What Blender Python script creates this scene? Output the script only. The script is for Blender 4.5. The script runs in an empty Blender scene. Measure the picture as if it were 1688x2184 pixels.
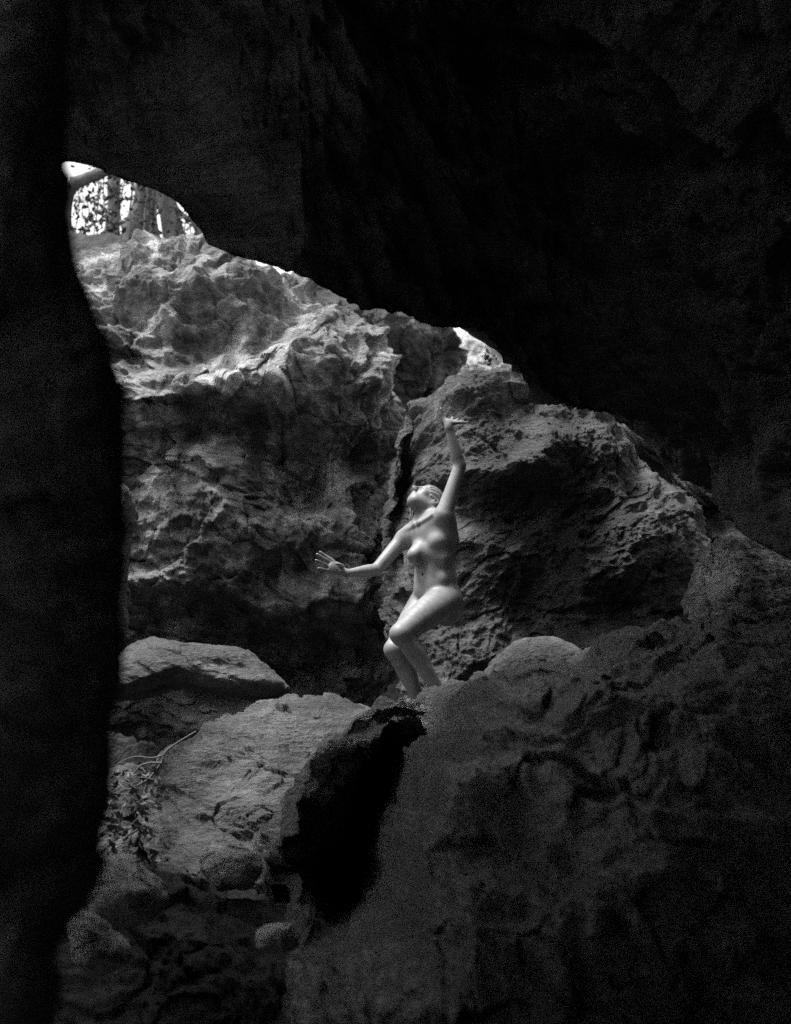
import bpy, math, random
import numpy as np
from mathutils import Vector, Matrix

random.seed(7)
rng = np.random.default_rng(7)
SC = bpy.context.scene
COL = SC.collection
R = math.radians

# ------------------------------------------------------------------ camera
PITCH = R(12.0)
CAM = np.array([0.0, 0.0, 1.5])
FPX = 3000.6                      # focal length in units of the 1688 x 2184 view
CX, CY = 844.0, 1092.0
cd = bpy.data.cameras.new('camera')
cam = bpy.data.objects.new('camera', cd)
COL.objects.link(cam)
cam.location = CAM
cam.rotation_euler = (R(90) + PITCH, 0, 0)
cd.sensor_fit = 'VERTICAL'
cd.sensor_height = 36.0
cd.lens = 36.0 * FPX / 2184.0
cd.clip_start = 0.05
cd.clip_end = 3000
cd.dof.use_dof = True
cd.dof.focus_distance = 7.5
cd.dof.aperture_fstop = 2.2
SC.camera = cam

# ------------------------------------------------------------------ world, sun, exposure
SUN_EL, SUN_AZ = R(69), R(-114)          # azimuth measured from +Y towards +X: where the sun stands
w = bpy.data.worlds.new('World')
SC.world = w
w.use_nodes = True
nt = w.node_tree
nt.nodes.clear()
sky = nt.nodes.new('ShaderNodeTexSky')
sky.sky_type = 'NISHITA'
sky.sun_disc = False
sky.sun_elevation = SUN_EL
sky.sun_rotation = SUN_AZ
bw = nt.nodes.new('ShaderNodeRGBToBW')      # black-and-white film
bg = nt.nodes.new('ShaderNodeBackground')
bg.inputs['Strength'].default_value = 0.13
wo = nt.nodes.new('ShaderNodeOutputWorld')
nt.links.new(sky.outputs['Color'], bw.inputs['Color'])
nt.links.new(bw.outputs['Val'], bg.inputs['Color'])
nt.links.new(bg.outputs['Background'], wo.inputs['Surface'])

sd = bpy.data.lights.new('sun', 'SUN')
sd.energy = 1.5
sd.angle = R(18)
sd.color = (1.0, 1.0, 1.0)
sun = bpy.data.objects.new('sun', sd)
COL.objects.link(sun)
sdir = Vector((math.sin(SUN_AZ) * math.cos(SUN_EL), math.cos(SUN_AZ) * math.cos(SUN_EL), math.sin(SUN_EL)))
sun.rotation_euler = sdir.to_track_quat('Z', 'Y').to_euler()
sun.location = (0, 8, 30)

SC.view_settings.view_transform = 'Standard'
SC.view_settings.look = 'None'
SC.view_settings.gamma = 1.0
SC.view_settings.use_curve_mapping = False
SC.view_settings.exposure = 2.3
SC.render.engine = 'CYCLES'
SC.cycles.use_denoising = False
SC.cycles.sample_clamp_indirect = 1.0
SC.cycles.max_bounces = 6
SC.cycles.diffuse_bounces = 4

# ------------------------------------------------------------------ helpers
FWD = np.array([0, math.cos(PITCH), math.sin(PITCH)])
UP = np.array([0, -math.sin(PITCH), math.cos(PITCH)])
RT = np.array([1.0, 0, 0])

def at(px, py, Y):
    """world point at depth Y whose picture lies at px, py of the 1688-wide view"""
    d = FWD + RT * ((px - CX) / FPX) + UP * ((CY - py) / FPX)
    return CAM + d * (Y / d[1])

def atf(px, py, Y):
    """same from pixels of the full 2500-wide photograph"""
    return at(px * 0.6752, py * 0.6752, Y)

def project(P):
    q = P - CAM
    z = q @ FWD
    return CX + FPX * (q @ RT) / z, CY - FPX * (q @ UP) / z

_perm = np.random.default_rng(3).permutation(256).astype(np.int32)
_perm = np.concatenate([_perm, _perm, _perm])
_g = np.random.default_rng(5).normal(size=(256, 3))
_g = (_g / np.linalg.norm(_g, axis=1, keepdims=True)).astype(np.float32)

def perlin(P):
    P = np.asarray(P, dtype=np.float32)
    i = np.floor(P).astype(np.int32)
    f = P - i
    i &= 255
    u = f * f * f * (f * (f * 6 - 15) + 10)
    out = 0
    for dx in (0, 1):
        wx = u[:, 0] if dx else 1 - u[:, 0]
        a = _perm[(i[:, 0] + dx) & 255]
        for dy in (0, 1):
            wy = u[:, 1] if dy else 1 - u[:, 1]
            b = _perm[a + ((i[:, 1] + dy) & 255)]
            for dz in (0, 1):
                wz = u[:, 2] if dz else 1 - u[:, 2]
                g = _g[_perm[b + ((i[:, 2] + dz) & 255)]]
                d = g[:, 0] * (f[:, 0] - dx) + g[:, 1] * (f[:, 1] - dy) + g[:, 2] * (f[:, 2] - dz)
                out = out + wx * wy * wz * d
    return out * 1.5

def fbm(P, o=3, gain=0.5, lac=2.03):
    s, a = 0, 1.0
    for k in range(o):
        s = s + a * perlin(P + 17.3 * k)
        P = P * lac
        a *= gain
    return s

def ridged(P, o=4, gain=0.5, lac=2.1):
    s, a = 0, 1.0
    for k in range(o):
        n = 1 - np.abs(perlin(P + 11.7 * k)) * 2.2
        s = s + a * n
        P = P * lac
        a *= gain
    return s - 1.0

def rotm(ax, ay, az):
    return np.array(Matrix.Rotation(az, 3, 'Z') @ Matrix.Rotation(ay, 3, 'Y') @ Matrix.Rotation(ax, 3, 'X'))

def facets(P, seed):
    """broken rock faces: every Voronoi cell is a tilted plane; returns height and distance to the joint"""
    P = np.asarray(P, dtype=np.float32)
    base = np.floor(P).astype(np.int32)
    f1 = np.full(len(P), 9, dtype=np.float32); f2 = f1.copy()
    h = np.zeros(len(P), dtype=np.float32)
    rs = np.random.default_rng(int(seed * 10) + 1)
    jit = rs.random((256, 3)).astype(np.float32) * .9 + .05
    gr = rs.normal(size=(256, 3)).astype(np.float32) * .55
    hs = rs.normal(size=256).astype(np.float32) * .10
    for dx in (-1, 0, 1):
        a = _perm[(base[:, 0] + dx) & 255]
        for dy in (-1, 0, 1):
            c = _perm[a + ((base[:, 1] + dy) & 255)]
            for dz in (-1, 0, 1):
                k = _perm[c + ((base[:, 2] + dz) & 255)]
                q = P - base - np.array([dx, dy, dz], dtype=np.float32) - jit[k]
                d = np.einsum('ij,ij->i', q, q)
                m = d < f1
                f2 = np.where(m, f1, np.minimum(f2, d))
                f1 = np.where(m, d, f1)
                h = np.where(m, np.einsum('ij,ij->i', q, gr[k]) + hs[k], h)
    return h, np.sqrt(f2) - np.sqrt(f1)

def rock_disp(P, seed, strata=(0, 0, 0), squash=(1, 1, 1.4), f=1.0, amps=(1, .38, .16, .085, .03), fac=1.0):
    """weathered rock relief in metres for unit amplitude"""
    P = P + seed * 7.13
    q = (P @ rotm(*strata)) * np.array(squash) * f
    wv = np.stack([perlin(q * 0.8 + 31), perlin(q * 0.8 + 57), perlin(q * 0.8 + 83)], 1)
    q = q + 0.2 * wv
    d = amps[0] * fbm(q * 0.75, 2)
    d = d + amps[1] * ridged(q * 1.7, 3)
    # broken faces at two sizes, their joints roughened
    wv = np.stack([perlin(q * 5 + 31), perlin(q * 5 + 57), perlin(q * 5 + 83)], 1)
    q1 = q + 0.05 * wv
    if fac:
        h, e = facets(q1 * 2.0, seed)
        d = d + fac * (0.62 * h - 0.10 * np.clip(1 - e / .10, 0, 1) * (perlin(q * 1.3 + 9) > -.1))
        h, e = facets(q1 * 5.5, seed + 1)
        d = d + fac * (0.20 * h - 0.05 * np.clip(1 - e / .12, 0, 1))
    q2 = q + 0.03 * wv
    var = np.clip(0.7 + 1.3 * perlin(q * 0.9 + 71), 0.15, 1.8)
    d = d + amps[2] * fbm(q2 * 4.5, 2)
    d = d + amps[3] * 1.3 * var * fbm(q2 * 13.0, 3, .62)
    d = d - amps[3] * np.maximum(0, perlin(q2 * 9.0 + 5) - .40) * 1.5      # pits
    qw = q2 * np.array([2.2, 2.2, 7.0])
    d = d + amps[3] * 0.9 * ridged(qw, 3) * (0.5 + perlin(q * 1.1 + 3))            # wrinkles along the grain
    d = d + amps[4] * perlin(q2 * 60.0)
    return d

def obj_from(name, V, F, mat=None, parent=None, smooth=True, origin=None):
    V = np.asarray(V, dtype=np.float64)
    if origin is None and parent is None:
        origin = np.array([V[:, 0].mean(), V[:, 1].mean(), V[:, 2].min()])
    me = bpy.data.meshes.new(name)
    if origin is not None:
        V = V - origin
    if isinstance(F, np.ndarray):
        nf, k = F.shape
        me.vertices.add(len(V))
        me.vertices.foreach_set('co', V.astype(np.float32).ravel())
        me.loops.add(nf * k)
        me.loops.foreach_set('vertex_index', F.astype(np.int32).ravel())
        me.polygons.add(nf)
        me.polygons.foreach_set('loop_start', np.arange(0, nf * k, k, dtype=np.int32))
        me.update(calc_edges=True)
        me.validate()
    else:
        me.from_pydata(V.tolist(), [], F)
        me.update()
    if smooth:
        me.polygons.foreach_set('use_smooth', np.ones(len(me.polygons), dtype=bool))
    o = bpy.data.objects.new(name, me)
    if mat:
        me.materials.append(mat)
    if origin is not None:
        o.location = origin
    COL.objects.link(o)
    if parent is not None:
        o.parent = parent
        o.matrix_parent_inverse = Matrix.Identity(4)
    return o

def tag(o, label=None, cat=None, group=None, kind=None):
    if label: o['label'] = label
    if cat: o['category'] = cat
    if group: o['group'] = group
    if kind: o['kind'] = kind
    return o

def empty(name, loc):
    o = bpy.data.objects.new(name, None)
    o.location = loc
    o.empty_display_size = 0.1
    COL.objects.link(o)
    return o

def grid_faces(n, m, wrap_u=False, wrap_v=False, flip=False):
    """vertices indexed i*m+j, i<n, j<m"""
    i = np.arange(n if wrap_u else n - 1)
    j = np.arange(m if wrap_v else m - 1)
    I, J = np.meshgrid(i, j, indexing='ij')
    I2, J2 = (I + 1) % n, (J + 1) % m
    F = np.stack([I * m + J, I2 * m + J, I2 * m + J2, I * m + J2], -1).reshape(-1, 4)
    return F[:, ::-1].copy() if flip else F

# ------------------------------------------------------------------ materials
def new_mat(name):
    m = bpy.data.materials.new(name)
    m.use_nodes = True
    n = m.node_tree
    n.nodes.clear()
    out = n.nodes.new('ShaderNodeOutputMaterial')
    b = n.nodes.new('ShaderNodeBsdfPrincipled')
    n.links.new(b.outputs[0], out.inputs['Surface'])
    return m, n, b

def grey(v):
    return (v, v, v, 1)

def noise(n, co, scale, detail=6, rough=0.6, dist=0.0):
    t = n.nodes.new('ShaderNodeTexNoise')
    t.inputs['Scale'].default_value = scale
    t.inputs['Detail'].default_value = detail
    t.inputs['Roughness'].default_value = rough
    t.inputs['Distortion'].default_value = dist
    n.links.new(co, t.inputs['Vector'])
    return t.outputs['Fac']

def ramp(n, fac, stops):
    r = n.nodes.new('ShaderNodeValToRGB')
    el = r.color_ramp.elements
    while len(el) < len(stops):
        el.new(0.5)
    for e, (p, v) in zip(el, stops):
        e.position = p
        e.color = grey(v)
    n.links.new(fac, r.inputs['Fac'])
    return r.outputs['Color']

def mixc(n, fac, a, b, mode='MIX'):
    m = n.nodes.new('ShaderNodeMix')
    m.data_type = 'RGBA'
    m.blend_type = mode
    if isinstance(fac, (int, float)):
        m.inputs[0].default_value = fac
    else:
        n.links.new(fac, m.inputs[0])
    for sock, v in ((m.inputs[6], a), (m.inputs[7], b)):
        if isinstance(v, (int, float)):
            sock.default_value = grey(v)
        else:
            n.links.new(v, sock)
    return m.outputs[2]

def coords(n, rot=(0, 0, 0), scale=(1, 1, 1)):
    tc = n.nodes.new('ShaderNodeTexCoord')
    mp = n.nodes.new('ShaderNodeMapping')
    mp.inputs['Rotation'].default_value = rot
    mp.inputs['Scale'].default_value = scale
    n.links.new(tc.outputs['Object'], mp.inputs['Vector'])
    return tc.outputs['Object'], mp.outputs['Vector']

def rock_mat(name, dark=0.10, mid=0.2, pale=0.34, rot=(0, 0, 0), squash=(1, 1, 2.2), bump=1.0, rough=0.8,
             patch=0.5, stain=0.5, fine=1.0, spec=0.3, pscale=(1, 1, 1)):
    m, n, b = new_mat(name)
    co, cs = coords(n, rot, squash)
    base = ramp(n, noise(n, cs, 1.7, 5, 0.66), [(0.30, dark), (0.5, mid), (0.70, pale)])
    grain = ramp(n, noise(n, cs, 22 * fine, 3, 0.7), [(0.3, 0.55), (0.6, 1.0), (0.75, 1.25)])
    c = mixc(n, 1.0, base, grain, 'MULTIPLY')
    # pale mineral crust / lichen with crisp ragged edges
    _, cp = coords(n, (0, 0, 0), pscale)
    pf = ramp(n, noise(n, cp, 1.25, 6, 0.64), [(0.58, 0.0), (0.62, 1.0)])
    pm = n.nodes.new('ShaderNodeMath'); pm.operation = 'MULTIPLY'; pm.inputs[1].default_value = patch
    n.links.new(pf, pm.inputs[0])
    c = mixc(n, pm.outputs[0], c, pale * 1.25)
    # dark water stains running down
    _, cv = coords(n, (0, 0, 0), (3.2, 3.2, 0.55))
    sf = ramp(n, noise(n, cv, 1.1, 5, 0.6), [(0.46, 0.0), (0.58, 1.0)])
    sm = n.nodes.new('ShaderNodeMath'); sm.operation = 'MULTIPLY'; sm.inputs[1].default_value = stain
    n.links.new(sf, sm.inputs[0])
    c = mixc(n, sm.outputs[0], c, dark * 0.45)
    n.links.new(c, b.inputs['Base Color'])
    b.inputs['Roughness'].default_value = rough
    b.inputs['Specular IOR Level'].default_value = spec
    # fine relief
    h1 = noise(n, cs, 11 * fine, 7, 0.72)
    b1 = n.nodes.new('ShaderNodeBump'); b1.inputs['Strength'].default_value = 1.0; b1.inputs['Distance'].default_value = 0.09 * bump
    n.links.new(h1, b1.inputs['Height'])
    n.links.new(b1.outputs[0], b.inputs['Normal'])
    return m

MROCK = rock_mat('boulder_rock', 0.08, 0.32, 0.66, (0.2, 0.35, 0), stain=0.75, rough=0.6, spec=0.45)
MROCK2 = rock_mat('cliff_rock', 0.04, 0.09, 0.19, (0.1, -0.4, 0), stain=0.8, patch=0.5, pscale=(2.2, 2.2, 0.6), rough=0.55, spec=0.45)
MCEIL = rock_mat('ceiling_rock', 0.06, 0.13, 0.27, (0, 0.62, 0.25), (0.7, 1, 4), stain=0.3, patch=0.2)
MFORE = rock_mat('foreground_rock', 0.055, 0.115, 0.21, (0.3, 0.6, 0), (1, 1, 2.6), stain=0.12, patch=0.0, rough=0.33, spec=0.9, bump=1.6)
MSLAB = rock_mat('slab_rock', 0.06, 0.15, 0.32, (0.0, 0.3, 0), (1, 1, 3.0), stain=0.3, patch=0.4, rough=0.5, spec=0.5)
MDARKSLAB = rock_mat('dark_slab_rock', 0.07, 0.14, 0.25, (0.0, 0.3, 0), (1, 1, 2.0), stain=0.3, patch=0.3)
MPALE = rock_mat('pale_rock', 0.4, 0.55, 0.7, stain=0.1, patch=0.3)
MSTONE = rock_mat('loose_stone_rock', 0.45, 0.6, 0.72, stain=0.1, patch=0.3)
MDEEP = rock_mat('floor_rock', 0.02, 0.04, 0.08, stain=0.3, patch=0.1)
MWALL = rock_mat('wall_rock', 0.13, 0.25, 0.42, stain=0.4, patch=0.1)

def simple_mat(name, v, rough=0.7, nscale=30, var=0.35, bump=0.004, squash=(1, 1, 1)):
    m, n, b = new_mat(name)
    co, cs = coords(n, (0, 0, 0), squash)
    f = noise(n, cs, nscale, 6, 0.65)
    n.links.new(ramp(n, f, [(0.3, v * (1 - var)), (0.7, v * (1 + var))]), b.inputs['Base Color'])
    b.inputs['Roughness'].default_value = rough
    bp = n.nodes.new('ShaderNodeBump'); bp.inputs['Distance'].default_value = bump
    n.links.new(f, bp.inputs['Height']); n.links.new(bp.outputs[0], b.inputs['Normal'])
    return m

MBARK = simple_mat('bark', 0.07, 0.9, 9, 0.45, 0.03, (1, 1, 0.25))
MROOT = simple_mat('aerial_root_bark', 0.11, 0.85, 14, 0.3, 0.008, (1, 1, 0.3))
MLEAF = simple_mat('leaf', 0.035, 0.5, 12, 0.4, 0.001)
MDRY = simple_mat('dry_leaf', 0.09, 0.7, 8, 0.5, 0.002)
MSOIL = simple_mat('soil', 0.045, 0.95, 5, 0.7, 0.12)
MHAIR = simple_mat('hair', 0.16, 0.4, 60, 0.35, 0.002)

def skin_mat():
    m, n, b = new_mat('skin')
    co, cs = coords(n)
    f = noise(n, cs, 14, 4, 0.6)
    n.links.new(ramp(n, f, [(0.3, 0.17), (0.7, 0.26)]), b.inputs['Base Color'])
    b.inputs['Roughness'].default_value = 0.48
    b.inputs['Specular IOR Level'].default_value = 0.4
    b.inputs['Subsurface Weight'].default_value = 0.12
    b.inputs['Subsurface Radius'].default_value = (0.01, 0.01, 0.01)
    bp = n.nodes.new('ShaderNodeBump'); bp.inputs['Distance'].default_value = 0.0004
    n.links.new(noise(n, cs, 160, 3, 0.6), bp.inputs['Height']); n.links.new(bp.outputs[0], b.inputs['Normal'])
    return m
MSKIN = skin_mat()

# ------------------------------------------------------------------ rock builders
def poly_mask(u, v, poly, soft):
    poly = np.array(poly, float)
    out = np.zeros(len(u))
    near = (u > poly[:, 0].min() - soft) & (u < poly[:, 0].max() + soft) & (v > poly[:, 1].min() - soft) & (v < poly[:, 1].max() + soft)
    x, y = u[near], v[near]
    ins = np.zeros(len(x), bool); dist = np.full(len(x), 1e9)
    for k in range(len(poly)):
        a, c = poly[k], poly[(k + 1) % len(poly)]
        e = c - a
        t = np.clip(((x - a[0]) * e[0] + (y - a[1]) * e[1]) / (e @ e), 0, 1)
        dist = np.minimum(dist, np.hypot(x - a[0] - t * e[0], y - a[1] - t * e[1]))
        cond = (a[1] > y) != (c[1] > y)
        xi = a[0] + (y - a[1]) / (e[1] if abs(e[1]) > 1e-9 else 1e-9) * e[0]
        ins ^= cond & (x < xi)
    sd_ = np.where(ins, dist, -dist)
    t = np.clip(sd_ / soft * .5 + .5, 0, 1)
    out[near] = t * t * (3 - 2 * t)
    return out

def apply_feats(V, feats, wfront):
    if not feats:
        return V
    u, v = project(V)
    u = u + 7 * fbm(V * 3.0 + 11, 2); v = v + 7 * fbm(V * 3.0 + 23, 2)
    add = np.zeros(len(V)); planes = []
    for ft in feats:
        if len(ft) == 4:                      # (outline, softness, depth plane Y, overhang): a cut-back wall
            planes.append(ft)
            continue
        if len(ft) == 3:                      # (outline, softness, depth)
            add += ft[2] * poly_mask(u, v, ft[0], ft[1])
            continue
        px, py, sx, sy, rot, amp = ft
        c, s = math.cos(R(rot)), math.sin(R(rot))
        a = ((u - px) * c + (v - py) * s) / sx
        b = (-(u - px) * s + (v - py) * c) / sy
        add += amp * np.exp(-0.5 * (a * a + b * b))
    V = V.copy()
    add = add * (1 + 0.9 * fbm(V * 1.6 + 40, 2))
    V[:, 1] -= add * wfront
    for poly, soft, Y0, ov in planes:
        m = poly_mask(u, v, poly, soft) * wfront
        t = np.clip((1090 - 0.36 * (v - 1480) - u) / 230, 0, 1)
        m = m * t * t * (3 - 2 * t)
        tgt = np.maximum(V[:, 1], Y0 - ov * (V[:, 2] - 1.6))
        V[:, 1] = V[:, 1] * (1 - m) + tgt * m
    return V

def boulder(name, poly, Y, df, db, seed, mat, feats=(), N=500, M=200, MB=40, centre=None, amp=0.1, f=1.0,
            strata=(0.2, 0.4, 0), squash=(1, 1, 1.35), e=2.3, amps=(1, .38, .16, .085, .03), tilt=0.0, slant=0.0, fac=1.0, label=None, cat='boulder',
            group=None, kind=None):
    """closed rock whose outline, seen from the front, follows poly (view pixels) at depth Y;
    df, db = how far it bulges to the front and the back"""
    pts = np.array([at(px, py, Y) for px, py in poly])[:, [0, 2]]
    c = np.array(at(centre[0], centre[1], Y))[[0, 2]] if centre else pts.mean(0)
    th = np.linspace(0, 2 * np.pi, N, endpoint=False)
    D = np.stack([np.cos(th), np.sin(th)], 1)
    Rr = np.zeros(N)
    K = len(pts)
    for k in range(K):
        p, q = pts[k] - c, pts[(k + 1) % K] - c
        ed = q - p
        den = D[:, 0] * ed[1] - D[:, 1] * ed[0]
        den = np.where(np.abs(den) < 1e-9, 1e-9, den)
        t = (p[0] * ed[1] - p[1] * ed[0]) / den
        sct = (p[0] * D[:, 1] - p[1] * D[:, 0]) / den
        ok = (t > 0) & (sct >= 0) & (sct <= 1)
        Rr = np.where(ok & (t > Rr), t, Rr)
    Rr = np.where(Rr <= 0, np.median(Rr), Rr)
    ker = max(3, N // 120)
    Rr = np.mean([np.roll(Rr, k) for k in range(-ker, ker + 1)], 0)
    phi = np.concatenate([np.linspace(0.0, np.pi / 2, M, endpoint=False), np.linspace(np.pi / 2, np.pi, MB)])
    phi[0] = 1e-3
    phi[-1] = np.pi - 1e-3
    PH, TH = np.meshgrid(phi, th, indexing='ij')
    rho = np.sin(PH) ** (2 / e)
    cc = np.cos(PH)
    dep = np.sign(cc) * np.abs(cc) ** (2 / e)
    X = c[0] + Rr[None, :] * rho * np.cos(TH)
    Z = c[1] + Rr[None, :] * rho * np.sin(TH)
    Yv = Y - np.where(dep > 0, df, db) * dep + tilt * (Z - c[1])
    X = X + slant * (Yv - Y)
    G = np.stack([X, Yv, Z], -1)
    du = np.roll(G, -1, 1) - np.roll(G, 1, 1)
    dv = np.gradient(G, axis=0)
    Nn = np.cross(dv, du)
    L = np.linalg.norm(Nn, axis=-1, keepdims=True)
    Nn = Nn / np.maximum(L, 1e-12)
    out = G - np.array([c[0], Y, c[1]])
    sgn = np.sign((Nn * out).sum(-1).mean())
    Nn = Nn * sgn
    V = G.reshape(-1, 3)
    wf = np.clip(dep.reshape(-1) * 2.5, 0, 1)
    Nf = Nn.reshape(-1, 3)
    d = rock_disp(V, seed, strata, squash, f, amps, fac) * amp
    V2 = apply_feats(V, feats, wf) + Nf * d[:, None]
    F = grid_faces(len(phi), N, wrap_v=True, flip=(sgn < 0))
    o = obj_from(name, V2, F, mat)
    return tag(o, label, cat if kind is None else None, group, kind)

# ------------------------------------------------------------------ ground: pit floor, pit sides, forest floor to the horizon
def sstep(x, a, b):
    t = np.clip((x - a) / (b - a), 0, 1)
    return t * t * (3 - 2 * t)

def ground_z(x, y):
    wl = sstep(-x, 0.6, 2.0)
    zb = sstep(y, 14.6, 16.2) * 7.4 * (1 - wl) + sstep(y, 11.4, 13.3) * 8.7 * wl
    zl = sstep(-x, 4.2, 6.0) * 6.5
    zr = sstep(x, 4.0, 6.0) * 7.0
    zc = sstep(-y, 4.82, 6.1) * 8.0
    z = np.maximum.reduce([zb, zl, zr, zc]) - 1.5
    return z

g1 = np.concatenate([-np.geomspace(900, 9, 26), np.linspace(-8.8, 8.8, 177), np.geomspace(9, 900, 26)])
g2 = np.concatenate([-np.geomspace(900, 6, 26), np.linspace(-5.8, 19.8, 257), np.geomspace(20, 900, 26)])
GX, GY = np.meshgrid(g1, g2, indexing='ij')
P = np.stack([GX.ravel(), GY.ravel(), np.zeros(GX.size)], 1)
gz = ground_z(P[:, 0], P[:, 1])
P[:, 2] = gz
near = np.exp(-(P[:, 0] ** 2 + (P[:, 1] - 8) ** 2) / 900)
P[:, 2] += 0.5 * fbm(P * 0.6 + 3, 4) * (0.3 + near)
P[:, 0] += 0.35 * fbm(P * 0.8 + 60, 4) * near
P[:, 1] += 0.35 * fbm(P * 0.8 + 80, 4) * near
tag(obj_from('ground', P, grid_faces(len(g1), len(g2)), MSOIL, origin=np.zeros(3)), kind='structure')

# ------------------------------------------------------------------ cave roof: overhanging slab with a lip
lip = [(-900, 420, 5.5), (-300, 395, 5.5), (60, 372, 5.5), (140, 368, 5.5), (215, 378, 5.5), (300, 400, 5.5), (360, 425, 5.5), (400, 470, 5.5),
       (450, 520, 5.5), (520, 568, 5.5), (570, 592, 5.5), (650, 603, 5.5), (720, 620, 5.60), (780, 650, 5.70),
       (830, 672, 5.80), (900, 683, 5.95), (960, 697, 6.10), (1010, 720, 6.30), (1060, 757, 6.55), (1110, 797, 6.85),
       (1150, 845, 7.20), (1200, 866, 7.60), (1280, 882, 8.20), (1330, 910, 8.50), (1385, 955, 8.70), (1430, 1000, 8.70),
       (1480, 1024, 8.50), (1530, 1062, 8.00), (1560, 1105, 7.50), (1600, 1150, 7.00), (1688, 1195, 6.60), (1850, 1290, 6.50),
       (2300, 1480, 6.8), (3200, 1700, 6.5)]
LP = np.array([at(*p) for p in lip])
seg = np.concatenate([[0], np.cumsum(np.linalg.norm(np.diff(LP[:, [0, 2]], axis=0), axis=1))])
fine = np.linspace(seg[0], seg[-1], 1100)
# finer sampling where the lip is in view
wgt = 1 + 5 * ((fine > seg[2]) & (fine < seg[-3]))
cw = np.cumsum(wgt); cw = (cw - cw[0]) / (cw[-1] - cw[0])
ss = np.interp(np.linspace(0, 1, 760), cw, fine)
LC = np.stack([np.interp(ss, seg, LP[:, k]) for k in range(3)], 1)
for _ in range(3):
    LC[1:-1] = 0.25 * LC[:-2] + 0.5 * LC[1:-1] + 0.25 * LC[2:]
prof = []          # (distance towards the camera side, rise above the lip)
for d in np.concatenate([np.linspace(10.6, 4.6, 24, endpoint=False), np.linspace(4.6, 0, 230)]):
    prof.append((d, 0.22 * (1 - math.exp(-d / 0.6)) + 0.07 * d, 1.0))
for d, r in ((-0.05, .08), (-0.09, .18), (-0.08, .30), (0.0, .45), (.15, .6), (.4, .78), (.8, .95), (1.6, 1.15), (3, 1.4), (6, 1.9), (10.5, 2.5)):
    prof.append((d, r, 1.0))
prof = np.array(prof)
# inner roof is smoothed: farther in, follow a straightened lip
lin = np.stack([LC[:, 0], LC[:, 1], 5.2 - 1.15 * np.log1p(np.exp((LC[:, 0] + 0.1) / 0.6)) * 0.6], 1)
n_s, n_p = len(LC), len(prof)
V = np.zeros((n_p, n_s, 3))
for k, (d, r, _) in enumerate(prof):
    wgt = 1 - math.exp(-max(d, 0) / 0.8)
    base = LC * (1 - wgt) + lin * wgt
    V[k, :, 0] = base[:, 0]
    V[k, :, 1] = base[:, 1] - d
    thick = sstep(base[:, 0], 0.5, 2.0) * 2.2 * sstep(np.array(k - 254.0), 0, 8)  # unseen extra height on the roof's right side, added to shade the right boulder
    V[k, :, 2] = base[:, 2] + r + thick
du = np.gradient(V, axis=1); dv = np.gradient(V, axis=0)
Nn = np.cross(du, dv); Nn /= np.maximum(np.linalg.norm(Nn, axis=-1, keepdims=True), 1e-9)
Vf = V.reshape(-1, 3)
# outward is down on the underside
if Nn[60, n_s // 2, 2] > 0:
    Nn = -Nn
dd = rock_disp(Vf, 4.0, (0.0, 0.62, 0.25), (0.7, 1.3, 3.0), 1.0, (1, .7, .3, .13, .04), 0.4) * 0.17
wl_ = np.repeat(0.30 + 0.70 * (1 - np.exp(-np.abs(prof[:, 0]) / 0.8)), n_s)
Vf = Vf + Nn.reshape(-1, 3) * (dd * wl_)[:, None]
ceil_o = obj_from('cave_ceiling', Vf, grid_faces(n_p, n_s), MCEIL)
tag(ceil_o, kind='structure')

# ------------------------------------------------------------------ dark rock wall close on the left
boulder('cave_wall_left', [(120, -150), (128, 150), (136, 330), (158, 470), (186, 560), (206, 610), (238, 700), (266, 800), (277, 860), (281, 950), (291, 1050),
                           (286, 1130), (274, 1200), (254, 1290), (232, 1330), (257, 1410), (254, 1500), (242, 1620), (232, 1750),
                           (202, 1850), (160, 1940), (110, 2060), (60, 2400), (-500, 2500), (-1100, 1800), (-1100, 600), (-600, -300), (0, -300)],
        1.9, 0.2, 1.6, 2.0, MWALL, N=500, M=120, centre=(-200, 1150), amp=0.03, slant=-0.4, f=1.6, kind='structure')

# ------------------------------------------------------------------ great boulders behind
boulder('boulder', [(40, 600), (130, 565), (200, 552), (250, 548), (350, 541), (450, 540), (500, 552), (560, 574), (640, 608), (700, 660),
                    (760, 708), (810, 752), (850, 800), (868, 850), (862, 905), (852, 960), (836, 1050), (838, 1130), (846, 1230),
                    (842, 1340), (800, 1480), (600, 1620), (300, 1600), (60, 1500), (-60, 1200), (-20, 850)],
        10.6, 1.0, 1.6, 1.0, MROCK,
        [(470, 640, 170, 30, 12, 0.10), ([(395, 735), (440, 690), (480, 655), (560, 640), (640, 665), (665, 725), (600, 768), (500, 772), (420, 765)], 60, -0.22), (330, 700, 60, 40, 0, 0.05), (480, 800, 260, 45, -6, 0.16),
         (500, 860, 170, 42, -8, 0.22), (780, 840, 60, 90, 20, 0.12), ([(310, 930), (400, 890), (480, 885), (560, 895), (640, 900), (705, 960), (695, 1015), (560, 1030), (420, 1010), (320, 980)], 60, -0.26),
         (700, 940, 60, 50, 10, -0.05), (640, 1040, 60, 55, 0, -0.25), (770, 1080, 60, 90, 15, 0.08), (560, 1120, 160, 35, 8, 0.10),
         (600, 1200, 120, 40, 0, -0.12), (400, 1190, 90, 60, 0, 0.10), (560, 1250, 90, 40, 0, -0.1), (720, 1280, 90, 40, -12, 0.14),
         (420, 1330, 180, 40, 0, -0.15), (700, 1400, 160, 60, 0, -0.35), (500, 1440, 200, 60, 0, -0.4)],
        N=1150, M=300, centre=(450, 1000), amp=0.19, f=1.15, fac=0.7, amps=(1, .45, .2, .065, .02), strata=(0.25, 0.35, 0), label='huge weathered boulder at left, lit along its top, trees above it')

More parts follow.
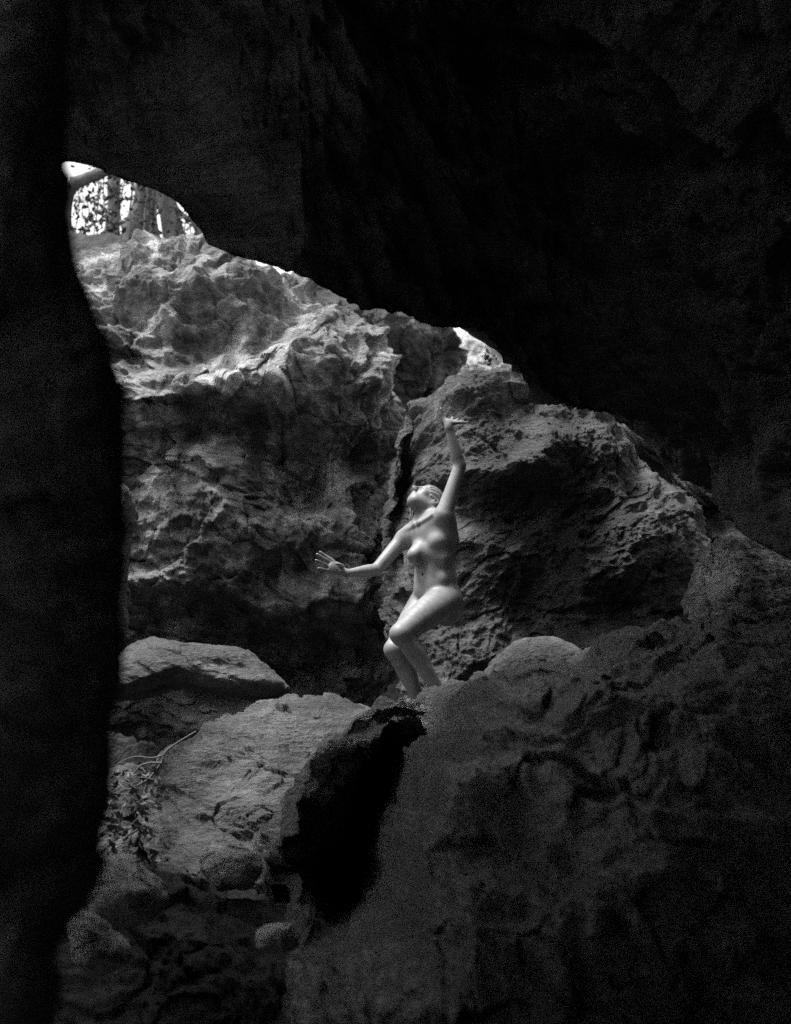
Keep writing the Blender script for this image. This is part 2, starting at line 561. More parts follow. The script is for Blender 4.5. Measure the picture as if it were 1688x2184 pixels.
boulder('boulder', [(500, 640), (560, 583), (640, 602), (720, 622), (790, 655), (850, 668), (915, 684), (955, 705), (972, 740), (968, 775),
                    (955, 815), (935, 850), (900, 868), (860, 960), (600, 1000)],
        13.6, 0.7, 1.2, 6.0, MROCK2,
        [(760, 690, 100, 30, 20, 0.25), (900, 790, 60, 60, 0, -0.35), (945, 760, 22, 50, 10, 0.18)],
        N=420, M=140, centre=(780, 800), amp=0.16, f=1.2, label='farther boulder showing between the two big boulders below the roof edge')

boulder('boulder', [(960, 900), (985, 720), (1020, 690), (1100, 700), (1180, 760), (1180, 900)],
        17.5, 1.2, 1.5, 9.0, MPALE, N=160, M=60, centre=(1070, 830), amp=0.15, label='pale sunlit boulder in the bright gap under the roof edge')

boulder('stone', [(868, 866), (872, 857), (890, 854), (910, 860), (916, 868), (900, 882), (875, 882)],
        11.0, 0.08, 0.1, 3.0, MSLAB, N=120, M=40, amp=0.012, f=4, label='small stone wedged in the cleft between the big boulders', cat='stone')

boulder('boulder', [(846, 930), (880, 884), (920, 864), (955, 842), (1000, 808), (1060, 776), (1120, 776), (1200, 805), (1290, 865), (1345, 940),
                    (1362, 985), (1385, 1018), (1422, 1062), (1462, 1110), (1492, 1165), (1492, 1260), (1490, 1400), (1300, 1600), (1050, 1620), (880, 1560),
                    (850, 1400), (836, 1250), (830, 1100)],
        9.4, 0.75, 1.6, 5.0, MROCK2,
        [(1010, 850, 70, 40, -35, 0.10), (1120, 880, 60, 90, 25, -0.06), (1050, 1010, 90, 16, -5, 0.14), (1130, 985, 50, 22, -30, 0.16), (1060, 1080, 120, 40, 0, -0.16),
         (900, 950, 45, 90, 0, -0.30), (870, 1120, 40, 150, 0, -0.35), (1000, 1250, 50, 130, 0, 0.06), (1200, 1100, 60, 120, 0, -0.05),
         (1360, 1150, 100, 160, 0, -0.15), (1250, 960, 120, 30, 25, 0.07), (1150, 1300, 200, 60, 0, -0.10)],
        N=1000, M=280, centre=(1180, 1150), amp=0.12, f=1.3, fac=0.5, strata=(0.2, -0.5, 0), label='big dark boulder at right behind the person, under the sloping roof')

# rock face running on to the right, beyond the dark gap
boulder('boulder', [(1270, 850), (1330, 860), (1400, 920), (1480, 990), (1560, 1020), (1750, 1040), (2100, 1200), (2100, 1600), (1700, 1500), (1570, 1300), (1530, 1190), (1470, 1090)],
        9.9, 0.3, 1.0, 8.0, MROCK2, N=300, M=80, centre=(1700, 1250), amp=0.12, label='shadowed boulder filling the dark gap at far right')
boulder('boulder', [(1480, 1300), (1492, 1225), (1505, 1185), (1535, 1160), (1560, 1153), (1600, 1172), (1650, 1196), (1720, 1225), (1900, 1300), (1950, 1500), (1700, 1600), (1520, 1450)],
        7.6, 0.35, 0.6, 11.0, MROCK, [(1560, 1200, 30, 40, 0, 0.06), (1520, 1250, 15, 50, 10, -0.08)],
        N=420, M=140, centre=(1650, 1340), amp=0.06, f=2.2, label='light grey lump of rock behind the foreground crest at the right edge')

# ------------------------------------------------------------------ lower rocks
boulder('boulder', [(225, 1420), (262, 1398), (290, 1372), (325, 1359), (390, 1362), (450, 1368), (505, 1377), (545, 1402), (590, 1440), (626, 1474),
                    (560, 1490), (440, 1480), (340, 1460), (250, 1500), (200, 1480)],
        8.6, 0.45, 0.5, 12.0, MDARKSLAB, [(520, 1425, 50, 9, 8, -0.05), (400, 1400, 100, 20, 5, 0.03)],
        N=500, M=170, centre=(420, 1430), amp=0.035, f=2.2, fac=0.6, strata=(0, 0.35, 0), squash=(0.7, 0.7, 1.8), tilt=0.6, label='long flat slab of rock lying at left below the huge boulder')


boulder('boulder', [(318, 1700), (330, 1650), (352, 1618), (395, 1592), (432, 1560), (470, 1527), (520, 1500), (560, 1487), (610, 1478), (660, 1472), (705, 1474),
                    (740, 1488), (800, 1498), (850, 1506), (900, 1530), (880, 1620), (760, 1760), (560, 1900), (430, 1880), (340, 1800)],
        7.2, 0.55, 0.8, 46.0, MSLAB,
        [(640, 1530, 90, 25, 0, 0.05), (430, 1620, 60, 30, -30, 0.08), (560, 1600, 120, 40, 0, 0.10), (500, 1700, 100, 30, 10, 0.12), (660, 1610, 30, 30, 0, -0.08)],
        N=700, M=220, centre=(600, 1640), amp=0.085, f=1.5, fac=0.6, strata=(0.1, 0.3, 0), squash=(0.8, 0.8, 1.6), tilt=1.25,
        label='broad rounded boulder at lower left centre, lit from above, beside the foreground crest')

boulder('boulder', [(1030, 1450), (1052, 1415), (1085, 1380), (1120, 1360), (1155, 1356), (1190, 1362), (1220, 1378), (1240, 1392), (1260, 1440), (1180, 1500), (1080, 1500)],
        7.9, 0.3, 0.4, 15.0, MDARKSLAB, N=260, M=90, centre=(1140, 1430), amp=0.02, f=2.5, label='smooth domed boulder just behind the crest right of the legs')

# foreground boulder: crest line in the middle distance, face coming towards the camera
boulder('boulder', [(585, 1900), (560, 1840), (600, 1740), (640, 1668), (690, 1600), (755, 1555), (830, 1520), (880, 1522), (930, 1508), (985, 1490), (1040, 1470), (1075, 1452), (1130, 1428),
                    (1180, 1412), (1235, 1392), (1330, 1345), (1420, 1319), (1490, 1301), (1560, 1297), (1690, 1290), (1900, 1290), (2300, 1500), (2500, 2000), (2300, 2500),
                    (1600, 2700), (1000, 2600), (650, 2300), (560, 2050)],
        6.0, 2.6, 0.35, 16.0, MFORE,
        [([(1060, 1475), (1100, 1560), (1065, 1680), (1000, 1850), (920, 2010), (640, 2010), (590, 1860), (640, 1745), (700, 1655), (760, 1602), (850, 1552), (925, 1507)], 50, 6.35, 0.2), (1300, 1500, 260, 60, -12, 0.15), (1150, 1480, 100, 60, -15, 0.12),
         (1440, 1400, 160, 40, -8, -0.12), (760, 1950, 120, 110, 0, -0.3)],
        N=1100, M=420, centre=(1250, 1900), amp=0.10, f=1.0, fac=0.6, amps=(1, .5, .28, .13, .04), strata=(0.3, 0.65, 0), squash=(0.9, 0.9, 1.7), e=2.0, tilt=0.8,
        label='massive foreground boulder filling the lower right, its crest hiding the feet')

# loose stones low on the left
boulder('stone', [(205, 1900), (212, 1850), (232, 1828), (262, 1838), (300, 1868), (340, 1890), (352, 1920), (330, 1960), (260, 1975), (215, 1950)],
        4.6, 0.2, 0.25, 17.0, MSTONE, N=200, M=70, amp=0.022, f=2.0, fac=1.3, e=2.7, amps=(1, .4, .1, .03, .01), label='rounded grey stone low at left below the dead leaves', cat='stone')
boulder('stone', [(150, 1960), (180, 1930), (205, 1950), (222, 1990), (245, 2020), (262, 2045), (240, 2065), (205, 2085), (175, 2050)],
        4.0, 0.12, 0.2, 18.0, MSTONE, N=200, M=70, amp=0.022, f=2.0, fac=1.3, e=2.7, amps=(1, .4, .1, .03, .01), label='pale angular stone nearest the lower left corner', cat='stone')
boulder('stone', [(545, 1995), (560, 1970), (600, 1962), (625, 1968), (638, 2000), (625, 2025), (580, 2030), (552, 2022)],
        4.4, 0.12, 0.15, 19.0, MSTONE, N=200, M=70, amp=0.022, f=2.0, fac=1.3, e=2.7, amps=(1, .4, .1, .03, .01), label='small pale stone alone in the shadow at bottom centre left', cat='stone')
boulder('stone', [(430, 1850), (450, 1815), (500, 1800), (550, 1815), (565, 1850), (540, 1890), (470, 1900)],
        5.4, 0.2, 0.25, 20.0, MSTONE, N=200, M=70, amp=0.022, f=2.0, fac=1.3, e=2.7, amps=(1, .4, .1, .03, .01), label='dim lumpy stone in shadow under the broad rounded boulder', cat='stone')

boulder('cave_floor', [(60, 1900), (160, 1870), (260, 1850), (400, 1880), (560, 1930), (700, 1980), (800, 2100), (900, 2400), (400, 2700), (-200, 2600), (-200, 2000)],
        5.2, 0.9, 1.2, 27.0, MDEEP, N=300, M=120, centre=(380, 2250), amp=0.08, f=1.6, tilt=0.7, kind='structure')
# ------------------------------------------------------------------ person
def surface_nets(f, org, h):
    ins = f < 0
    s = ins.astype(np.uint8)
    cnt = sum(s[i:s.shape[0] - 1 + i, j:s.shape[1] - 1 + j, k:s.shape[2] - 1 + k] for i in (0, 1) for j in (0, 1) for k in (0, 1))
    act = (cnt > 0) & (cnt < 8)
    C = np.argwhere(act)
    idx = np.full(act.shape, -1, dtype=np.int32)
    idx[tuple(C.T)] = np.arange(len(C))
    corners = np.array([(i, j, k) for i in (0, 1) for j in (0, 1) for k in (0, 1)])
    vals = np.stack([f[C[:, 0] + c[0], C[:, 1] + c[1], C[:, 2] + c[2]] for c in corners], 1)
    acc = np.zeros((len(C), 3)); n = np.zeros(len(C))
    for a in range(8):
        for b in range(a + 1, 8):
            if np.abs(corners[a] - corners[b]).sum() != 1:
                continue
            va, vb = vals[:, a], vals[:, b]
            m = (va < 0) != (vb < 0)
            t = np.where(m, va / np.where(m, va - vb, 1), 0)
            p = corners[a][None] * (1 - t[:, None]) + corners[b][None] * t[:, None]
            acc += np.where(m[:, None], p, 0); n += m
    V = (C + acc / n[:, None]) * h + org
    quads = []
    for ax in range(3):
        sl0 = [slice(1, -1)] * 3; sl1 = [slice(1, -1)] * 3
        sl0[ax] = slice(0, -1); sl1[ax] = slice(1, None)
        A, B = ins[tuple(sl0)], ins[tuple(sl1)]
        E = np.argwhere(A != B)
        flip = A[tuple(E.T)]
        off = np.array([1, 1, 1]); off[ax] = 0
        E = E + off
        u, v = [(1, 2), (2, 0), (0, 1)][ax]
        def cell(du, dv):
            e = E.copy(); e[:, u] -= du; e[:, v] -= dv
            return idx[tuple(e.T)]
        q = np.stack([cell(0, 0), cell(1, 0), cell(1, 1), cell(0, 1)], 1)
        q = np.where(flip[:, None], q, q[:, ::-1])
        quads.append(q)
    Q = np.concatenate(quads)
    Q = Q[(Q >= 0).all(1)]
    return V, Q

def relax(V, Q, it=2, lam=0.5):
    n = len(V)
    e = np.concatenate([Q[:, [0, 1]], Q[:, [1, 2]], Q[:, [2, 3]], Q[:, [3, 0]]])
    deg = np.bincount(e.ravel(), minlength=n).astype(float)
    for k in range(it * 2):
        l = lam if k % 2 == 0 else -lam * 1.04
        S = np.zeros_like(V)
        for a in range(3):
            S[:, a] = np.bincount(e[:, 0], V[e[:, 1], a], n) + np.bincount(e[:, 1], V[e[:, 0], a], n)
        V = V + l * (S / deg[:, None] - V)
    return V

class Field:
    def __init__(s, lo, hi, h):
        s.lo = np.array(lo, float); s.h = h
        s.n = np.ceil((np.array(hi) - s.lo) / h).astype(int) + 1
        s.f = np.full(s.n, 1.0, dtype=np.float32)
    def _box(s, lo, hi):
        a = np.clip(np.floor((np.array(lo) - s.lo) / s.h).astype(int), 0, s.n - 1)
        b = np.clip(np.ceil((np.array(hi) - s.lo) / s.h).astype(int) + 1, 1, s.n)
        ax = [s.lo[k] + s.h * np.arange(a[k], b[k]) for k in range(3)]
        X, Y, Z = np.meshgrid(*ax, indexing='ij')
        return tuple(slice(a[k], b[k]) for k in range(3)), np.stack([X, Y, Z], -1).astype(np.float32)
    def _mix(s, sl, d, k, sub):
        f = s.f[sl]
        if sub:
            hh = np.clip(0.5 - 0.5 * (f + d) / k, 0, 1)
            s.f[sl] = f * (1 - hh) + (-d) * hh + k * hh * (1 - hh)
        else:
            hh = np.clip(0.5 + 0.5 * (d - f) / k, 0, 1)
            s.f[sl] = d * (1 - hh) + f * hh - k * hh * (1 - hh)
    def cone(s, a, b, ra, rb, k=0.02, sub=False):
        a = np.asarray(a, float); b = np.asarray(b, float)
        r = max(ra, rb) + k * 1.5 + 0.01
        sl, P = s._box(np.minimum(a, b) - r, np.maximum(a, b) + r)
        ab = b - a
        t = np.clip(((P - a) @ ab) / (ab @ ab), 0, 1)
        d = np.linalg.norm(P - a - t[..., None] * ab, axis=-1) - (ra + (rb - ra) * t)
        s._mix(sl, d, k, sub)
    def chain(s, pts, rs, k=0.02, sub=False, n=7):
        """one smooth limb through pts: Catmull-Rom path, radii eased along it, blended in once"""
        P0 = np.array(pts, float); r0 = np.array(rs, float)
        X = np.concatenate([P0, r0[:, None]], 1)
        E = np.concatenate([[2 * X[0] - X[1]], X, [2 * X[-1] - X[-2]]])
        S = [X[0]]
        for i in range(len(X) - 1):
            a, b, c, d = E[i], E[i + 1], E[i + 2], E[i + 3]
            for t in np.linspace(0, 1, n + 1)[1:]:
                S.append(0.5 * (2 * b + (c - a) * t + (2 * a - 5 * b + 4 * c - d) * t * t + (3 * b - a - 3 * c + d) * t ** 3))
        S = np.array(S)
        r = S[:, 3].max() + k * 1.5 + 0.01
        sl, P = s._box(S[:, :3].min(0) - r, S[:, :3].max(0) + r)
        sh = P.shape[:3]
        Pf = P.reshape(-1, 3)
        dm = np.full(len(Pf), 9.0, dtype=np.float32)
        for a, b in zip(S[:-1], S[1:]):
            ab = (b - a)[:3].astype(np.float32)
            q = Pf - a[:3].astype(np.float32)
            t = np.clip((q @ ab) / max(float(ab @ ab), 1e-12), 0, 1)
            q -= t[:, None] * ab
            dm = np.minimum(dm, np.sqrt(np.einsum('ij,ij->i', q, q)) - (a[3] + (b[3] - a[3]) * t).astype(np.float32))
        s._mix(sl, dm.reshape(sh), k, sub)
    def ell(s, c, axes, rad, k=0.02, sub=False):
        """axes: 3 unit row vectors"""
        A = np.array(axes, float); rad = np.array(rad, float); c = np.asarray(c, float)
        ext = np.sqrt(((A * rad[:, None]) ** 2).sum(0)) + k * 1.5 + 0.01
        sl, P = s._box(c - ext, c + ext)
        q = (P - c) @ A.T
        k0 = np.linalg.norm(q / rad, axis=-1)
        k1 = np.linalg.norm(q / rad ** 2, axis=-1)
        d = np.where(k1 < 1e-6, -rad.min(), k0 * (k0 - 1) / np.maximum(k1, 1e-6))
        s._mix(sl, d, k, sub)
    def mesh(s, it=2):
        V, Q = surface_nets(s.f, s.lo, s.h)
        return relax(V, Q, it), Q

def unit(v):
    v = np.asarray(v, float)
    return v / np.linalg.norm(v)

def frame(up, fr):
    """rows: left, front, up for a body whose up and (rough) front are given"""
    u = unit(up); f = np.asarray(fr, float); f = unit(f - u * (f @ u))
    l = np.cross(u, f)          # her left: up x front
    return np.array([l, f, u])

def zf(x, y, Y):                # pixels of the figure close-up -> world
    return atf(900 + x / 1.9857, 1200 + y / 1.9857, Y)

def build_person():
    YB = 7.5
    FACE = unit((-0.72, -0.69, 0.0))
    pel = zf(955, 1350, YB + 0.05)
    wai = zf(944, 1190, YB + 0.03)
    rib = zf(940, 1040, YB + 0.01)
    che = zf(925, 940, YB + 0.01)
    nek = zf(868, 880, YB + 0.0)
    F = Field((pel[0] - 1.02 + .28, YB - 0.62, pel[2] - 0.75), (pel[0] + 0.34, YB + 0.52, pel[2] + 1.05), 0.0042)
    Bp = frame(wai - pel + np.array([0, 0, .05]), FACE + np.array([-.1, -.1, 0]))
    Bw = frame(rib - wai, FACE)
    Br = frame(che - rib + np.array([0.0, 0.02, 0.05]), FACE + np.array([0.05, 0.05, 0.25]))
    L, Fr, U = 0, 1, 2
    # ---- trunk
    F.ell(pel + Bp[U] * 0.01, Bp, (0.134, 0.090, 0.105), 0.03)
    F.ell(pel + Bp[U] * 0.075 + Bp[Fr] * 0.01, Bp, (0.128, 0.088, 0.085), 0.05)
    F.ell(wai, Bw, (0.112, 0.083, 0.085), 0.06)
    F.ell(wai * .5 + rib * .5, Bw, (0.112, 0.087, 0.08), 0.05)
    F.ell(rib, Br, (0.126, 0.098, 0.095), 0.05)
    F.ell(rib + Br[U] * 0.07, Br, (0.130, 0.092, 0.09), 0.05)
    # ---- joints
    shL = zf(1000, 845, YB - 0.11)
    elL = zf(1098, 535, YB - 0.10)
    wrL = zf(1030, 300, YB - 0.15)
    shR = zf(748, 995, YB + 0.11)
    elR = zf(572, 1192, YB + 0.04)
    wrR = zf(392, 1214, YB - 0.11)
    # ---- neck and shoulders
    hc = zf(888, 770, YB + 0.03)                  # head centre
    FN = unit((-0.45, -0.28, 0.85))               # where the face looks
    CR = np.array([0.62, 0.58, 0.52])             # crown
    H = frame(CR, FN)                             # rows left, front, up
    skull_base = hc - H[U] * 0.055 - H[Fr] * 0.035
    F.cone(nek - np.array([-.005, -.03, 0.05]), skull_base, 0.050, 0.045, 0.03)
    F.cone(nek - np.array([-0.01, -.05, 0.02]), shL * .55 + nek * .45 + np.array([0, .04, 0]), 0.045, 0.045, 0.05)
    F.cone(nek - np.array([0.0, -.05, 0.03]), shR * .6 + nek * .4, 0.042, 0.036, 0.045)
    F.ell(shR + (rib - shR) * .14, np.eye(3), (0.046, 0.046, 0.048), 0.045)
    F.cone(che, shL * .8 + che * .2, 0.085, 0.055, 0.05)
    F.cone(che + (shR - che) * .25, shR, 0.07, 0.042, 0.05)
    # lat / side of the chest below the raised arm
    F.cone(shL + np.array([0.012, 0.02, -0.03]), rib + Br[L] * 0.088 - Br[Fr] * .02, 0.048, 0.05, 0.05)
    # ---- arms
    F.chain([shL, shL * .55 + elL * .45, elL], [0.050, 0.039, 0.0325], 0.02)
    F.chain([elL, elL * .7 + wrL * .3, wrL], [0.031, 0.0335, 0.0205], 0.015)
    F.chain([shR, shR * .6 + elR * .4, elR], [0.046, 0.040, 0.032], 0.02)
    F.chain([elR, elR * .7 + wrR * .3, wrR], [0.031, 0.034, 0.0205], 0.015)
    # ---- hands
    def finger(base, dirv, up, ln, r, curl):
        p = [base]; d = unit(dirv); u = unit(up)
        ls = [ln * .46, ln * .30, ln * .24]
        for s_ in ls:
            p.append(p[-1] + d * s_)
            d = unit(d + u * curl)
        F.chain(p, [r, r * .92, r * .86, r * .7], 0.005)
    # right hand: spread, fingers to the upper left
    pc = zf(325, 1183, YB - 0.13)
    hd = unit(pc - wrR)
    side = unit(np.cross(hd, np.array([0, -1.0, 0.1])))
    if side[2] < 0: side = -side
    nor = unit(np.cross(hd, side))
    if nor[1] > 0: nor = -nor                     # towards the camera
    PB = np.array([hd, side, nor])
    F.cone(wrR, wrR + hd * 0.03, 0.021, 0.022, 0.012)
    F.ell(pc, PB, (0.046, 0.036, 0.0145), 0.014)
    tips = [((300, 1132), (222, 1079), 0.0), ((285, 1143), (204, 1093), -0.01), ((270, 1163), (197, 1131), -0.015), ((268, 1193), (212, 1180), -0.02)]
    for (b_, t_, dy), r in zip(tips, (0.0088, 0.0092, 0.0088, 0.0078)):
        b3 = zf(b_[0], b_[1], YB - 0.135); t3 = zf(t_[0], t_[1], YB - 0.155 + dy)
        m3 = b3 * .5 + t3 * .5 + nor * -0.004
        F.chain([pc + (b3 - pc) * .6, b3, m3, t3], [r * 1.1, r, r * .92, r * .7], 0.006)
    tb = pc + side * 0.022 - hd * 0.025
    F.chain([tb, tb - side * .002 + nor * .024 + hd * .018, tb - side * .010 + nor * .042 + hd * .045], [0.012, 0.0095, 0.007], 0.008)
    # left hand: raised, bent back, palm up, fingers to the right and away, thumb up
    d2 = unit(np.array([0.40, 0.70, 0.22])); s2 = unit(np.array([-0.80, 0.42, 0.22])); s2 = unit(s2 - d2 * (s2 @ d2)); n2 = np.cross(d2, s2)
    if n2[2] < 0: n2 = -n2
    pc2 = wrL + np.array([0.004, 0.0, 0.030]) + d2 * 0.030
    P2 = np.array([d2, s2, n2])
    F.cone(wrL, wrL + np.array([-0.002, 0.004, 0.030]), 0.021, 0.020, 0.014)
    F.ell(pc2, P2, (0.046, 0.037, 0.015), 0.016)
    for q, (ln, up_) in enumerate(((0.066, .22), (0.074, .12), (0.070, .05), (0.056, -.02))):
        off = 0.028 - q * 0.0185
        finger(pc2 + d2 * 0.036 + s2 * off, d2 + s2 * (0.32 - q * .22) + n2 * (up_ + .02), n2, ln, 0.0088 - .0006 * (q == 3), 0.10 - .04 * q)
    t0 = pc2 + s2 * 0.018 - d2 * 0.03
    t2 = zf(979, 180, YB - 0.16); t1 = zf(996, 228, YB - 0.15)
    F.chain([wrL + np.array([-.004, -.006, .012]), zf(1012, 262, YB - .15), t1, t2], [0.016, 0.0150, 0.0098, 0.0068], 0.009)
    # ---- bust
    bl = zf(962, 1012, YB - 0.105); br = zf(815, 1095, YB - 0.055)
    F.ell(bl + np.array([0.010, .034, .016]), Br, (0.062, 0.048, 0.062), 0.035)
    F.ell(bl + np.array([-.002, .024, -.002]), Br, (0.046, 0.046, 0.044), 0.025)
    F.ell(br + np.array([0.028, .02, .016]), Br, (0.054, 0.050, 0.060), 0.032)
    F.ell(br + np.array([0.004, .004, -.004]), Br, (0.043, 0.048, 0.044), 0.02)
    # collar bones, breast bone hollow
    notch = nek + Br[Fr] * 0.052 - np.array([0, 0, .035])
    F.cone(notch + Br[L] * .012, shL * .72 + nek * .28 + Br[Fr] * .045, 0.007, 0.008, 0.020)
    F.cone(notch - Br[L] * .012, shR * .80 + nek * .20 + Br[Fr] * .032 + np.array([0, 0, .012]), 0.008, 0.010, 0.016)
    F.ell(notch + Br[Fr] * .012 + np.array([0, 0, .010]), np.eye(3), (0.009, 0.009, 0.012), 0.012, True)
    ab = wai + Bw[Fr] * 0.083
    F.cone(ab + Bw[U] * .070 + Bw[Fr] * .033, ab - Bw[U] * .010 + Bw[Fr] * .028, 0.012, 0.012, 0.035, True)
    F.cone(rib + Br[Fr] * .060 - Br[U] * .052 + Br[L] * .020, rib + Br[Fr] * .030 - Br[U] * .100 + Br[L] * .085, 0.022, 0.022, 0.05)
    for sg in (1, -1):
        F.cone(ab + Bw[L] * sg * .036 + Bw[U] * .07 - Bw[Fr] * .022, ab + Bw[L] * sg * .034 - Bw[U] * .10 - Bw[Fr] * .020, 0.022, 0.022, 0.05)
    F.ell(pel + Bp[L] * .100 + Bp[U] * .080 + Bp[Fr] * .052, Bp, (0.020, 0.014, 0.022), 0.035)
    nav = zf(880, 1205, YB - 0.05)
    F.ell(wai - Bw[U] * .028 + Bw[Fr] * 0.090 , np.array([Bw[L], Bw[Fr], Bw[U]]), (0.006, 0.014, 0.012), 0.008, True)
    F.ell(pel + Bp[Fr] * .072 + Bp[U] * .01, Bp, (0.085, 0.040, 0.075), 0.04)     # lower belly
    # ---- seat and legs
    hipL = pel + Bp[L] * 0.085 - Bp[U] * 0.035
    hipR = pel - Bp[L] * 0.085 - Bp[U] * 0.035
    knL = zf(728, 1592, YB - 0.25)
    knR = zf(690, 1690, YB - 0.10)
    anL = zf(992, 1985, YB - 0.13)
    anR = zf(868, 2065, YB + 0.0)
    F.ell(hipL + Bp[Fr] * .006 - Bp[U] * .046 - Bp[L] * .012, Bp, (0.080, 0.078, 0.092), 0.05)
    F.ell(hipR + Bp[Fr] * .000 - Bp[U] * .046, Bp, (0.080, 0.080, 0.092), 0.04)
    F.chain([hipL - Bp[L] * .008 + Bp[Fr] * .012, hipL * .6 + knL * .4 + np.array([0, 0, .012]), knL], [0.092, 0.086, 0.057], 0.022)
    F.chain([hipR, hipR * .6 + knR * .4, knR], [0.092, 0.080, 0.055], 0.018)
    for kn, an, sg in ((knL, anL, 1), (knR, anR, -1)):
        ax = unit(an - kn)
        bk = -FACE - ax * (-FACE @ ax); bk = unit(bk)
        F.ell(kn - bk * .022 + ax * .002, frame(-ax, -bk), (0.032, 0.030, 0.040), 0.03)                 # knee cap
        F.chain([kn, kn + (an - kn) * .3 + bk * .006, kn + (an - kn) * .72, an], [0.050, 0.050, 0.037, 0.031], 0.02)
        F.ell(kn + (an - kn) * .30 + bk * .022, frame(-ax, -bk), (0.042, 0.036, 0.10), 0.025)           # calf
        # foot
        heel = an + np.array([0, 0, -0.058]) + (-FACE) * 0.022
        ball = an + np.array([0, 0, -0.070]) + FACE * 0.115
        toe = ball + FACE * 0.045
        F.cone(an, heel, 0.032, 0.028, 0.02)
        F.chain([an + np.array([0, 0, -.02]), ball, toe], [0.034, 0.022, 0.015], 0.02)
        F.cone(heel, ball, 0.026, 0.022, 0.02)
        sd_ = np.cross(FACE, [0, 0, 1.0])
        for q in range(5):
            o_ = (q - 2) * 0.014 * sg
            tb_ = ball + sd_ * o_ + FACE * (0.02 - abs(q - 1) * .005)
            F.cone(tb_, tb_ + FACE * 0.035 + np.array([0, 0, -.004]), 0.0105, 0.008, 0.006)
    # ---- head
    F.ell(hc + H[U] * .022 - H[Fr] * .012, H, (0.074, 0.092, 0.084), 0.02)       # brain case
    F.ell(hc - H[U] * .030 + H[Fr] * .026, H, (0.056, 0.056, 0.076), 0.03)       # face
    F.ell(hc - H[U] * .078 + H[Fr] * .052, H, (0.028, 0.024, 0.024), 0.03)       # chin
    for sg in (1, -1):
        F.cone(hc - H[U] * .040 - H[Fr] * .012 + H[L] * sg * .052, hc - H[U] * .080 + H[Fr] * .045 + H[L] * sg * .014, 0.017, 0.015, 0.028)   # jaw
        F.ell(hc - H[U] * .016 + H[Fr] * .056 + H[L] * sg * .036, H, (0.020, 0.018, 0.016), 0.02)   # cheek bone
        F.ell(hc + H[U] * .012 + H[Fr] * .088 + H[L] * sg * .031, H, (0.017, 0.012, 0.011), 0.012, True)   # eye socket
        F.ell(hc + H[U] * .010 + H[Fr] * .070 + H[L] * sg * .031, H, (0.0125, 0.0125, 0.0105), 0.004)      # closed lid
        F.cone(hc + H[U] * .028 + H[Fr] * .080 + H[L] * sg * .014, hc + H[U] * .030 + H[Fr] * .066 + H[L] * sg * .048, 0.006, 0.005, 0.01)   # brow
        e0 = hc - H[U] * .004 - H[Fr] * .012 + H[L] * sg * .074                                     # ear
        F.ell(e0, np.array([H[L] + .3 * sg * H[Fr], H[Fr], H[U]]) / np.linalg.norm([1, .3]), (0.008, 0.016, 0.028), 0.008)
        F.ell(e0 + H[L] * sg * .008 + H[Fr] * .002, H, (0.005, 0.009, 0.016), 0.004, True)
        F.ell(hc - H[U] * .036 + H[Fr] * .094 + H[L] * sg * .0105, H, (0.0075, 0.009, 0.006), 0.006)   # nostril wing
    F.chain([hc + H[U] * .020 + H[Fr] * .082, hc - H[U] * .012 + H[Fr] * .097, hc - H[U] * .031 + H[Fr] * .108], [0.008, 0.0085, 0.0105], 0.012)  # nose
    F.ell(hc - H[U] * .036 + H[Fr] * .084, H, (0.011, 0.020, 0.012), 0.010)
    F.ell(hc - H[U] * .054 + H[Fr] * .083, H, (0.020, 0.009, 0.0055), 0.006)     # upper lip
    F.ell(hc - H[U] * .0645 + H[Fr] * .080, H, (0.017, 0.009, 0.006), 0.006)     # lower lip
    F.cone(hc - H[U] * .059 + H[Fr] * .093 - H[L] * .018, hc - H[U] * .059 + H[Fr] * .093 + H[L] * .018, 0.0025, 0.0025, 0.004, True)
    # neck cords
    for sg in (1, -1):
        F.cone(hc - H[U] * .035 - H[Fr] * .035 + H[L] * sg * .058, notch + Br[L] * sg * .016 + np.array([0, 0, .008]), 0.013, 0.009, 0.02)
    V, Q = F.mesh(2)
    foot_z = V[:, 2].min()
    base = np.array([(anL[0] + anR[0]) / 2, (anL[1] + anR[1]) / 2, foot_z])
    root = empty('person', base)
    obj_from('body', V, Q, MSKIN, root, origin=base).location = (0, 0, 0)
    tag(root, 'unclothed person with head thrown back, one arm raised, knees bent, behind the foreground crest', 'person')
    # ---- hair: combed back cap and loose strands
    G = Field(hc - .22, hc + .2, 0.004)
    G.ell(hc + H[U] * .026 - H[Fr] * .012, H, (0.080, 0.098, 0.091), 0.02)
    G.ell(hc - H[U] * .02 - H[Fr] * .062, H, (0.058, 0.045, 0.075), 0.03)
    G.ell(hc - H[U] * .050 + H[Fr] * .078, H, (0.068, 0.090, 0.098), 0.010, True)
    V, Q = G.mesh(1)
    # combed grooves
    q = (V - hc) @ H.T
    ang = np.arctan2(q[:, 0], q[:, 2] + .12)
    gro = 0.0022 * np.sin(ang * 70 + 6 * perlin(V * 9)) + 0.002 * perlin(V * 60)
    V = V + unit_rows(V - hc) * gro[:, None]
    obj_from('hair', V, Q, MHAIR, root, origin=base).location = (0, 0, 0)
    r2 = np.random.default_rng(4)
